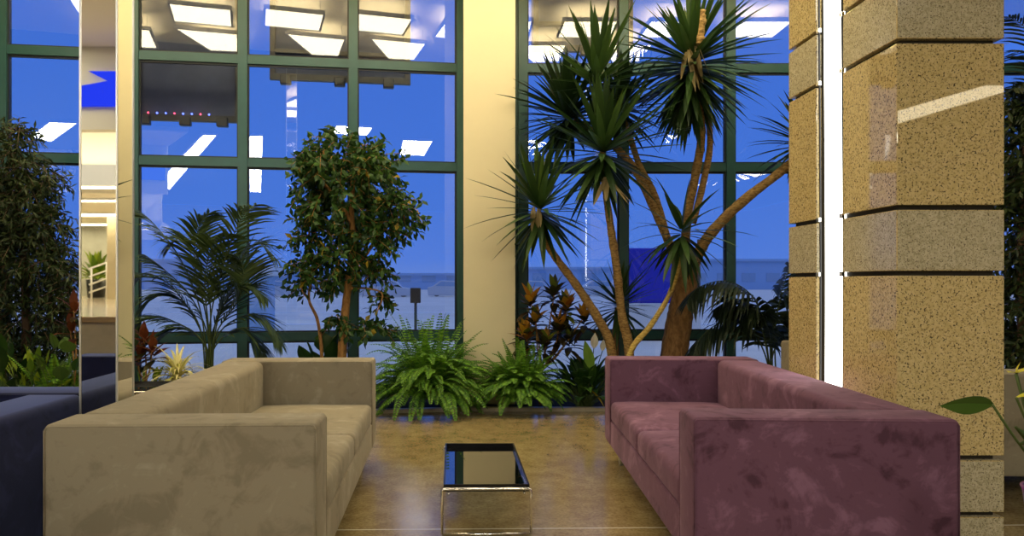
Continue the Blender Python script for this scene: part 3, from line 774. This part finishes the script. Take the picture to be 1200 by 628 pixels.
palm('tall_palm', 'tall palm whose tips show at the glass above the dark tree beyond the pillar', pr,
     [[(1225, 250), (1222, 120), (1205, 40), (1182, 20)], [(1228, 250), (1226, 130), (1215, 70), (1185, 60)], [(1230, 250), (1230, 130), (1235, 60), (1260, 40)], [(1226, 250), (1222, 150), (1210, 100), (1188, 105)]],
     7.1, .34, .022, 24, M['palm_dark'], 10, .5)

# ------------------------------------------------------------------ ferns
def fern(label, c, n, L, seed, tall=6, flat=.95, lw=1.0):
    r = random.Random(seed)
    root = empty('boston_fern', (c.x, c.y, .03), label, 'plant', 'ferns along the planter edge')
    mb, st = MB(), MB()
    for i in range(n):
        a = i * 2.39996 + r.uniform(-.2, .2); up = i < tall
        e = r.uniform(1.1, 1.45) if up else r.uniform(.45, 1.3)
        l = L * r.uniform(.8, 1.1) * (1.15 if up else 1); d = Vector((math.cos(a) * math.cos(e), math.sin(a) * math.cos(e) * flat, math.sin(e)))
        p = Vector((c.x + r.uniform(-.1, .1), c.y + r.uniform(-.05, .05), .03)); p.z = .12; path = [p.copy()]; k = 12; dr = (1.2 if up else r.uniform(1.9, 3.2)) / k
        for j in range(k):
            path.append(path[-1] + d * (l / k)); d = (d - UP * dr * (.25 + j / k * 1.3)).normalized()
            lo = .02 if path[-1].y < 6.66 else .07
            if path[-1].z < lo: path[-1].z = lo
        st.tube(path, [.003 * (1 - .7 * j / k) for j in range(k + 1)], 4)
        m = 28
        for j in range(m):
            t = .1 + .9 * j / m; f = t * k; q = min(int(f), k - 1); pp = path[q].lerp(path[q + 1], f - q); dd = (path[q + 1] - path[q]).normalized() if (path[q + 1] - path[q]).length > 1e-6 else UP
            s = dd.cross(UP); s = s.normalized() if s.length > .05 else Vector((1, 0, 0))
            w = .064 * lw * math.sin(PI * (.12 + .86 * t)) ** .7
            for sg in (-1, 1):
                ld = s * sg + dd * .35 - UP * .2
                blade(mb, pp, ld, w, .019, .3, 2, .1, 'oval', 0, side=dd)
    for v in mb.v:
        lo = .006 if v.y < kl(v.x) - .02 else .045
        if v.z < lo: v.z = lo
    f = mb.build('fronds', M['fern'], root, clamp=True)
    st.build('stalks', M['fern_stalk'], f, clamp=True)
    return root
fern('wide bushy fern at the planter edge between the taupe sofa and cream column', at(503, 478, 6.72), 320, .70, 1, 26)
fern('smaller fern at the planter edge at the foot of the cream column, below the croton', at(609, 478, 6.71), 230, .50, 2, 14)

# ------------------------------------------------------------------ croton, peace lily and low plants
def croton(name, label, base, heads, Y, seed, s=1.0, mats=None):
    r = random.Random(seed); root = empty(name, (base.x, base.y, .02), label, 'plant')
    fork = Vector((base.x + .02, base.y, .35 * s)); mats = mats or [M['croton_dark'], M['croton_orange'], M['croton_green']]
    mb = MB(); stem_tube(mb, [Vector((base.x, base.y, 0)), Vector((base.x - .01, base.y, .18 * s)), fork], .014, .011, .05, 8, r); mb.build('stem', M['ficus_bark'], root, smooth=True)
    for hx, hy, n, warm in heads:
        c = at(hx, hy, Y + r.uniform(-.08, .05))
        mb = MB(); stem_tube(mb, [fork, fork.lerp(c, .5) + Vector((r.uniform(-.03, .03), 0, -.03)), c], .009, .005, .05, 6, r); br = mb.build('branch', M['ficus_bark'], root, smooth=True)
        mb = MB(); ax = Vector((r.uniform(-.25, .25), r.uniform(-.35, -.1), 1)).normalized(); u = ax.orthogonal().normalized(); w = ax.cross(u)
        for i in range(n):
            t = (i + .5) / n; th = .25 + 1.7 * t; a = i * 2.39996
            d = ax * math.cos(th) + (u * math.cos(a) + w * math.sin(a)) * math.sin(th)
            mi = (1 if r.random() < .7 else 2) if t < warm else (0 if r.random() < .8 else (2 if warm > .3 else 0))
            blade(mb, c - ax * .12 * t, d, .19 * s * r.uniform(.8, 1.15), .072 * s, .45, 4, .25, 'oval', mi)
        mb.build('leaf_cluster', mats, br, clamp=True)
    return root
croton('croton', 'tall croton with orange and dark leaves beside the cream column', at(633, 476, 6.95),
       [(622, 352, 20, .25), (616, 392, 34, .5), (650, 342, 22, .1), (664, 358, 34, .45), (655, 384, 26, .1), (640, 402, 24, .15), (612, 418, 26, .1), (684, 372, 18, .2), (628, 374, 20, .3), (668, 396, 16, .1)], 6.95, 3)
croton('croton', 'low croton with rusty red leaves beside the mirror post', at(168, 470, 6.2), [(168, 396, 14, .5), (178, 408, 14, .8), (163, 415, 12, .4)], 6.2, 4, 1.0, [M['croton_dark'], M['croton_red'], M['croton_red']])
croton('croton', 'low croton with a few rusty leaves in front of the dark tree', at(84, 470, 6.0), [(86, 362, 12, .3), (82, 385, 10, .6)], 6.0, 5, .9, [M['croton_dark'], M['croton_red'], M['croton_red']])

def broad(name, label, c, n, L, W, mat, seed, e0=.5, e1=1.35, droop=.9, cat='plant', flat=.6, stalk=.25):
    r = random.Random(seed); root = empty(name, (c.x, c.y, .02), label, cat); mb, st = MB(), MB()
    for i in range(n):
        a = i * 2.39996 + r.uniform(-.3, .3); e = r.uniform(e0, e1)
        d = Vector((math.cos(a) * math.cos(e), math.sin(a) * math.cos(e) * flat, math.sin(e))).normalized()
        p = Vector((c.x + r.uniform(-.07, .07), c.y + r.uniform(-.05, .05), .02)); sl = stalk * r.uniform(.5, 1.3)
        q = p + d * sl; st.tube([p, p.lerp(q, .5) + UP * .01, q], [.004, .0035, .003], 5)
        blade(mb, q, d, L * r.uniform(.75, 1.1), W * r.uniform(.8, 1.1), droop, 6, .2, 'oval')
    for v in mb.v:
        if v.z < .045: v.z = .045
    f = mb.build('leaves', mat, root, clamp=True); st.build('stalks', M['fern_stalk'], f, clamp=True)
    return root
pc_ = at(684, 480, 6.88)
pl_ = broad('peace_lily', 'peace lily with white flowers and dark leaves beside the purple sofa', pc_, 95, .28, .10, M['lily'], 2, .35, 1.3, 1.3, stalk=.24)
for hx, hy, sz in ((696, 392, .15), (706, 395, .11), (737, 398, .10), (735, 416, .09)):
    mb = MB(); tip = at(hx, hy + 16, 6.85); mb.tube(catmull([Vector((pc_.x + .02, 6.88, .03)), (Vector((pc_.x, 6.88, .03)) + tip) / 2 + Vector((.02, 0, .04)), tip], 6), .004, 6); sk = mb.build('flower_stalk', M['fern_stalk'], pl_, smooth=True)
    mb = MB(); blade(mb, tip, Vector((.05, -.15, 1)), sz, sz * .5, .05, 6, .5, 'oval', side=Vector((1, -.2, 0))); mb.tube([tip + Vector((0, -.012, 0)), tip + Vector((0, -.014, sz * .5))], .006, 6, 0); o = mb.build('spathe', M['spathe'], sk); o['label'] = 'white flower'
mb = MB(); blade(mb, at(694, 434, 6.8), Vector((-.25, -.1, 1)), .30, .10, .1, 6, .2, 'oval', side=Vector((1, -.3, .2))); o = mb.build('young_leaf', M['lily_pale'], pl_); o['label'] = 'pale green upright leaf'
mb = MB(); blade(mb, at(690, 455, 6.68), Vector((.45, -.2, -.4)), .22, .055, .6, 6, .2, 'oval'); o = mb.build('yellow_leaf', M['yellow_leaf'], pl_); o['label'] = 'yellowing leaf'

def strap(name, label, c, n, L, W, mat, seed, e0, e1, droop, base_z=.02):
    r = random.Random(seed); root = empty(name, (c.x, c.y, .02), label, 'plant'); mb = MB()
    st = MB(); st.tube([Vector((c.x, c.y, 0)), Vector((c.x, c.y, base_z + .02))], .012, 8); st.build('stem', M['palm_stalk'], root, smooth=True)
    for i in range(n):
        a = i * 2.39996; e = r.uniform(e0, e1)
        d = Vector((math.cos(a) * math.cos(e), math.sin(a) * math.cos(e), math.sin(e)))
        blade(mb, Vector((c.x, c.y, base_z + r.uniform(-.06, .03))), d, L * r.uniform(.7, 1.1), W, droop, 6, .25, 'sword')
    mb.build('leaves', mat, root, clamp=True); return root
c_ = at(208, 440, 6.1); strap('variegated_dracaena', 'cream striped spiky plant behind the taupe sofa, under the feathery palm', Vector((c_.x, 6.1, 0)), 100, .36, .026, M['variegated'], 3, -.1, 1.3, 1.7, .40)
c_ = at(178, 455, 6.2); broad('low_shrub', 'low yellow green shrub between the mirror post and the striped spiky plant', c_, 40, .12, .05, M['shrub_light'], 7, .4, 1.4, .7, stalk=.3)
c_ = at(40, 470, 6.05); broad('low_shrub', 'yellow green leafy shrub behind the navy sofa, nearest the glass', c_, 60, .16, .05, M['shrub_light'], 8, .5, 1.4, .6, stalk=.42)
c_ = at(86, 470, 5.95); broad('low_shrub', 'round leaved pale shrub touching the mirror post behind the navy sofa', c_, 30, .15, .12, M['shrub_mid'], 9, .7, 1.45, .6, stalk=.52)
c_ = at(8, 470, 6.15); broad('philodendron', 'dark broad leaved plant under the dark tree', c_, 34, .32, .12, M['lily'], 10, .5, 1.35, 1.0, stalk=.45)
fern('small upright fern behind the navy sofa', at(70, 470, 5.98), 26, .50, 5, 14)
c_ = at(377, 470, 7.25); broad('rubber_plant', 'round leaved dark plant at the foot of the fig tree', c_, 12, .26, .2, M['lily'], 11, .9, 1.4, .4, stalk=.42)

# leaves of the gallery plant
r_ = random.Random(4); mb = MB()
for i in range(46):
    a = i * 2.39996; e = r_.uniform(.3, 1.4); d = Vector((math.cos(a) * math.cos(e), math.sin(a) * math.cos(e), math.sin(e)))
    blade(mb, Vector((-8.95, -11.3, 1.22)) + d * .1, d, r_.uniform(.4, .75), .16, .8, 5, .2, 'oval')
mb.build('leaves', M['shrub_light'], pp)
rl = empty('handrail', (-8.2, -10.9, .8), 'white metal stair railing on the gallery, seen in the mirror post', 'railing')
for i in range(3):
    t = MB(); x = -8.5 + i * .35; t.tube([Vector((x, -10.2, .8)), Vector((x, -10.2, 1.5 + i * .13))], .022, 8); t.build('post', M['white_paint'], rl, smooth=True)
for k in range(4):
    t = MB(); t.tube([Vector((-8.55, -10.2, .95 + k * .18)), Vector((-7.7, -10.2, 1.25 + k * .18))], .02, 8); t.build('rail', M['white_paint'], rl, smooth=True)

# ------------------------------------------------------------------ potted calla at the edge of the frame
cpx, cpy = 1.83, 2.18
cal = empty('potted_calla', (cpx, cpy, .24), 'yellow calla lily in a purple pot beside the purple sofa', 'plant')
t = MB(); t.lathe([(0, .245), (.085, .245), (.125, .56), (.13, .57), (.118, .57), (.112, .54), (0, .54)], cpx, cpy, 32); po = t.build('pot', M['pot_purple'], cal, smooth=True)
t = MB(); t.lathe([(0, .541), (.111, .541), (.111, .53), (0, .53)], cpx, cpy, 24); t.build('soil', M['soil'], po)
tray_table((1.88, 2.18, 0), .38, .40, .272, 'black tray table under the purple pot of yellow callas')
def stalk_leaf(pts, d, L, W, mat, nm, side=None, droop=.3):
    s = MB(); s.tube(catmull(pts, 8), .004, 6); o = s.build('stalk', M['fern_stalk'], cal, smooth=True)
    m_ = MB(); blade(m_, pts[-1], d, L, W, droop, 8, .25, 'oval', side=side); m_.build(nm, mat, o)
B0 = Vector((cpx - .03, cpy, .54))
stalk_leaf([B0, Vector((1.66, cpy, .72)), at(1163, 474, cpy)], Vector((-1, -.1, .10)), .172, .072, M['shrub_mid'], 'leaf', Vector((0, -.5, .85)), .25)
stalk_leaf([B0, Vector((1.76, cpy, .75)), at(1196, 460, cpy)], Vector((.5, -.5, .3)), .18, .08, M['shrub_mid'], 'leaf', None, .8)
stalk_leaf([B0, Vector((1.72, cpy - .02, .66)), at(1190, 500, cpy - .05)], Vector((.4, -.3, -.6)), .15, .08, M['shrub_mid'], 'leaf', None, .4)
stalk_leaf([Vector((cpx, cpy, .54)), Vector((1.75, cpy, .70)), at(1196, 520, cpy - .03)], Vector((.6, -.3, .2)), .16, .09, M['shrub_mid'], 'leaf', None, .9)
for p, d, l in ((at(1191, 437, cpy), Vector((-.5, -.3, .1)), .05), (at(1190, 438, cpy), Vector((.7, -.2, .3)), .07), (at(1191, 437, cpy), Vector((.2, -.2, 1)), .035), (at(1191, 466, cpy - .06), Vector((.8, -.3, .2)), .12)):
    stalk_leaf([B0, Vector((1.70, cpy - .02, .72)), p], d, l, l * .4 + .012, M['calla_yellow'], 'flower', None, .2)

# ------------------------------------------------------------------ outside
g = MB(); g.prism([(-60, 8.4), (-20, 6.2), (-4.6, 7.35), (0, 8.0), (8, 8.0), (60, 8.0), (60, 24), (-60, 24)], -.2, -.06); struct('ground_plaza', g, M['plaza'])
g = MB(); g.box((-160, 24, -.25), (160, 160, -.10)); struct('ground_road', g, M['road'])
for i, (x0, x1, y0, y1) in enumerate(((-9, -2.2, 21, 21.5), (-1.5, 3, 19, 19.3), (3.5, 9, 21, 21.4), (-14, 20, 30, 30.5))):
    g = MB(); g.box((x0, y0, -.1), (x1, y1, -.045 if y0 < 24 else -.085)); struct('ground_marking_%d' % i if False else 'kerb', g, M['white_paint'])
sg = empty('sign_post', (at(487, 400, 15).x, 15, -.06), 'dark square sign box on a post out on the plaza', 'sign')
x = sg.location.x
t = MB(); t.tube([Vector((x, 15, -.06)), Vector((x, 15, .85))], .03, 8); t.build('post', M['sign_frame'], sg, smooth=True)
t = MB(); t.box((x - .105, 14.93, .76), (x + .105, 15.07, 1.07)); t.build('sign_box', M['black'], sg, bevel=.01)
bo = empty('booth', (at(768, 350, 16).x, 16, -.06), 'deep blue booth with a white base out on the plaza, behind the yuccas', 'booth')
x = bo.location.x
t = MB(); t.box((x - .72, 15.5, .74), (x + .72, 16.5, 1.92)); t.build('body', M['booth_blue'], bo, bevel=.03)
t = MB(); t.box((x - .82, 15.4, -.06), (x + .82, 16.6, .74)); t.build('base', M['white_paint'], bo, bevel=.02)
t = MB()
for sx in (-.78, .78):
    t.tube([Vector((x + sx, 15.45, .7)), Vector((x + sx, 15.45, 2.1))], .035, 8)
t.build('post', M['sign_frame'], bo)
bo2 = empty('kiosk', (at(300, 350, 19).x, 19, -.06), 'pale kiosk with a canopy out on the plaza, beyond the feathery palm', 'booth')
x = bo2.location.x
t = MB(); t.box((x - .4, 18.6, -.06), (x + .4, 19.4, 1.35)); t.build('body', M['facade_hazed'], bo2, bevel=.03)
t = MB(); t.box((x - .6, 18.4, 1.35), (x + .6, 19.6, 1.6)); t.build('roof', M['white_paint'], bo2, bevel=.05)
def car(px, Y, label):
    b = at(px, 330, Y); root = empty('car', (b.x, Y, -.1), label, 'car', 'cars parked beyond the plaza'); x = b.x; z = -.1
    t = MB(); prof = [(-2.1, .10), (2.1, .10), (2.15, .7), (1.2, .82), (.7, 1.35), (-1.0, 1.4), (-1.7, .9), (-2.15, .8)]
    v0 = [Vector((x + a, Y - .85, z + h)) for a, h in prof]; v1 = [Vector((x + a, Y + .85, z + h)) for a, h in prof]; n = len(prof)
    t.v = v0 + v1; t.f = [tuple(range(n)), tuple(reversed(range(n, 2 * n)))] + [(i, i + n, (i + 1) % n + n, (i + 1) % n) for i in range(n)]; t.m = [0] * len(t.f)
    t.build('body', M['car_paint'], root, bevel=.05)
    t = MB(); t.poly([Vector((x + a, Y - .86, z + h)) for a, h in ((-1.45, .92), (1.0, .88), (.62, 1.27), (-.95, 1.31))]); t.build('window', M['hazed_glass'], root)
    for a in (-1.35, 1.35):
        for yy in (-.74, .74):
            t = MB(); t.tube([Vector((x + a, Y + yy - .1, z + .26)), Vector((x + a, Y + yy + .1, z + .26))], .26, 14); t.build('wheel', M['rubber'], root)
    return root
for px, Y in ((455, 62), (530, 64), (625, 62), (705, 66), (330, 64), (400, 66)): car(px, Y, 'pale car parked far out beyond the plaza')
r_ = random.Random(12)
for i, (x0, x1, h) in enumerate(((-70, -38, 4.5), (-36, -14, 2.6), (-12, 2, 2.2), (6, 24, 3.2), (28, 60, 4.5))):
    root = empty('distant_building', ((x0 + x1) / 2, 120, -.1), ['low', 'long low', 'lowest', 'flat roofed', 'tallest'][i] + ' hazy building far across the road', 'building', 'buildings far across the road')
    t = MB(); t.box((x0, 118, -.1), (x1, 126, h)); wl_ = t.build('wall', M['facade_hazed'], root)
    t = MB(); t.box((x0 - .4, 117.6, h), (x1 + .4, 126.4, h + .4)); t.build('roof', M['facade_hazed'], root)
    for k in range(int((x1 - x0) / 4)):
        t = MB(); t.box((x0 + 1 + k * 4, 117.9, 1.2), (x0 + 3.2 + k * 4, 118.1, 2.6)); t.build('window', M['hazed_glass'], wl_)

# hanging sign boxes outside the upper panes
def sign_box(px0, px1, pyb, label, bulbs=False, right=False):
    def gp(px, off=.45):
        if right: return Vector(((px - CX) * (GY + off) / F, GY + off))
        o = Vector((GA.x, GA.y)) - GN * off; k = (px - CX) / F; t = (k * o.y - o.x) / (GD.x - k * GD.y); return o + GD * t
    a, b = gp(px0), gp(px1); d = (b - a).normalized(); n = Vector((-d.y, d.x)); n = n if n.y > 0 else -n
    zb = EYE - (pyb - CY) * ((a.y + b.y) / 2) / F
    root = empty('sign_box', ((a.x + b.x) / 2, (a.y + b.y) / 2, zb), label, 'sign', 'sign boxes hung outside the upper panes')
    def pr(mb, s0, s1, t0, t1, z0, z1):
        pts = [a + d * s0 + n * t0, a + d * s1 + n * t0, a + d * s1 + n * t1, a + d * s0 + n * t1]
        ar = sum(pts[i].x * pts[(i + 1) % 4].y - pts[(i + 1) % 4].x * pts[i].y for i in range(4))
        if ar < 0: pts.reverse()
        mb.prism([(p.x, p.y) for p in pts], z0, z1)
    W = (b - a).length
    m_ = MB(); pr(m_, 0, W, .05, .25, zb + .06, 4.6); m_.build('panel', M['sign_dark'], root)
    m_ = MB(); pr(m_, 0, W, 0, .05, zb, zb + .07); pr(m_, 0, .06, 0, .05, zb + .07, 4.6); pr(m_, W - .06, W, 0, .05, zb + .07, 4.6)
    if not bulbs: pr(m_, 0, W, 0, .05, zb + .30, zb + .34)
    m_.build('frame', M['sign_frame'], root)
    for k in (.12, .47, .85):
        m_ = MB(); pr(m_, W * k, W * k + .12, -.03, .05, zb - .05, zb + .05); m_.build('bracket', M['sign_frame'], root, bevel=.01)
    if bulbs:
        for k in range(9):
            s = W * (.30 + .65 * k / 8) if True else 0; p = a + d * s
            m_ = MB(); m_.lathe([(0, zb + .07), (.009, zb + .073), (.009, zb + .084), (0, zb + .09)], p.x, p.y, 8)
            m_.build('indicator_lamp', M['red_led'] if k % 3 == 1 or k == 8 else M['blue_led'], root)
    return root
sign_box(282, 157, 142, 'dark sign box with red and blue indicator lamps along its lower edge', True)
sign_box(481, 316, 96, 'wide dark sign box whose lower frame hangs just under the window rail')
sign_box(625, 742, 60, 'dark sign box outside the window behind the tall yucca', False, True)

# ------------------------------------------------------------------ world, camera, view
w = bpy.data.worlds.new('dusk'); bpy.context.scene.world = w; w.use_nodes = True
nt = w.node_tree; nt.nodes.clear(); L = nt.links.new
o = nt.nodes.new('ShaderNodeOutputWorld'); bg = nt.nodes.new('ShaderNodeBackground'); L(bg.outputs[0], o.inputs[0])
tc = nt.nodes.new('ShaderNodeTexCoord'); sx = nt.nodes.new('ShaderNodeSeparateXYZ'); L(tc.outputs['Generated'], sx.inputs[0])
rp_ = ramp(nt, [(0, (.16, .28, .72)), (.03, (.10, .24, .78)), (.15, (.075, .215, .78)), (.35, (.065, .19, .74)), (.6, (.2, .34, .85)), (1, (.55, .65, .95))])
L(sx.outputs['Z'], rp_.inputs[0]); L(rp_.outputs[0], bg.inputs[0]); bg.inputs[1].default_value = 1.0

cam = bpy.data.cameras.new('camera'); co_ = bpy.data.objects.new('camera', cam); C.objects.link(co_)
co_.location = (0, 0, EYE); co_.rotation_euler = (PI / 2, 0, 0)
cam.sensor_fit = 'HORIZONTAL'; cam.sensor_width = 36; cam.lens = 36 * F / 1200
cam.shift_x = (600 - CX) / 1200; cam.shift_y = (CY - 314) / 1200
cam.clip_start = .05; cam.clip_end = 500
S = bpy.context.scene; S.camera = co_
S.view_settings.view_transform = 'Standard'; S.view_settings.look = 'None'; S.view_settings.exposure = 0; S.view_settings.gamma = 1
S.view_settings.use_curve_mapping = False
S.cycles.use_denoising = True
S.cycles.max_bounces = 10; S.cycles.diffuse_bounces = 4; S.cycles.glossy_bounces = 6; S.cycles.transparent_max_bounces = 12
S.cycles.sample_clamp_indirect = 8
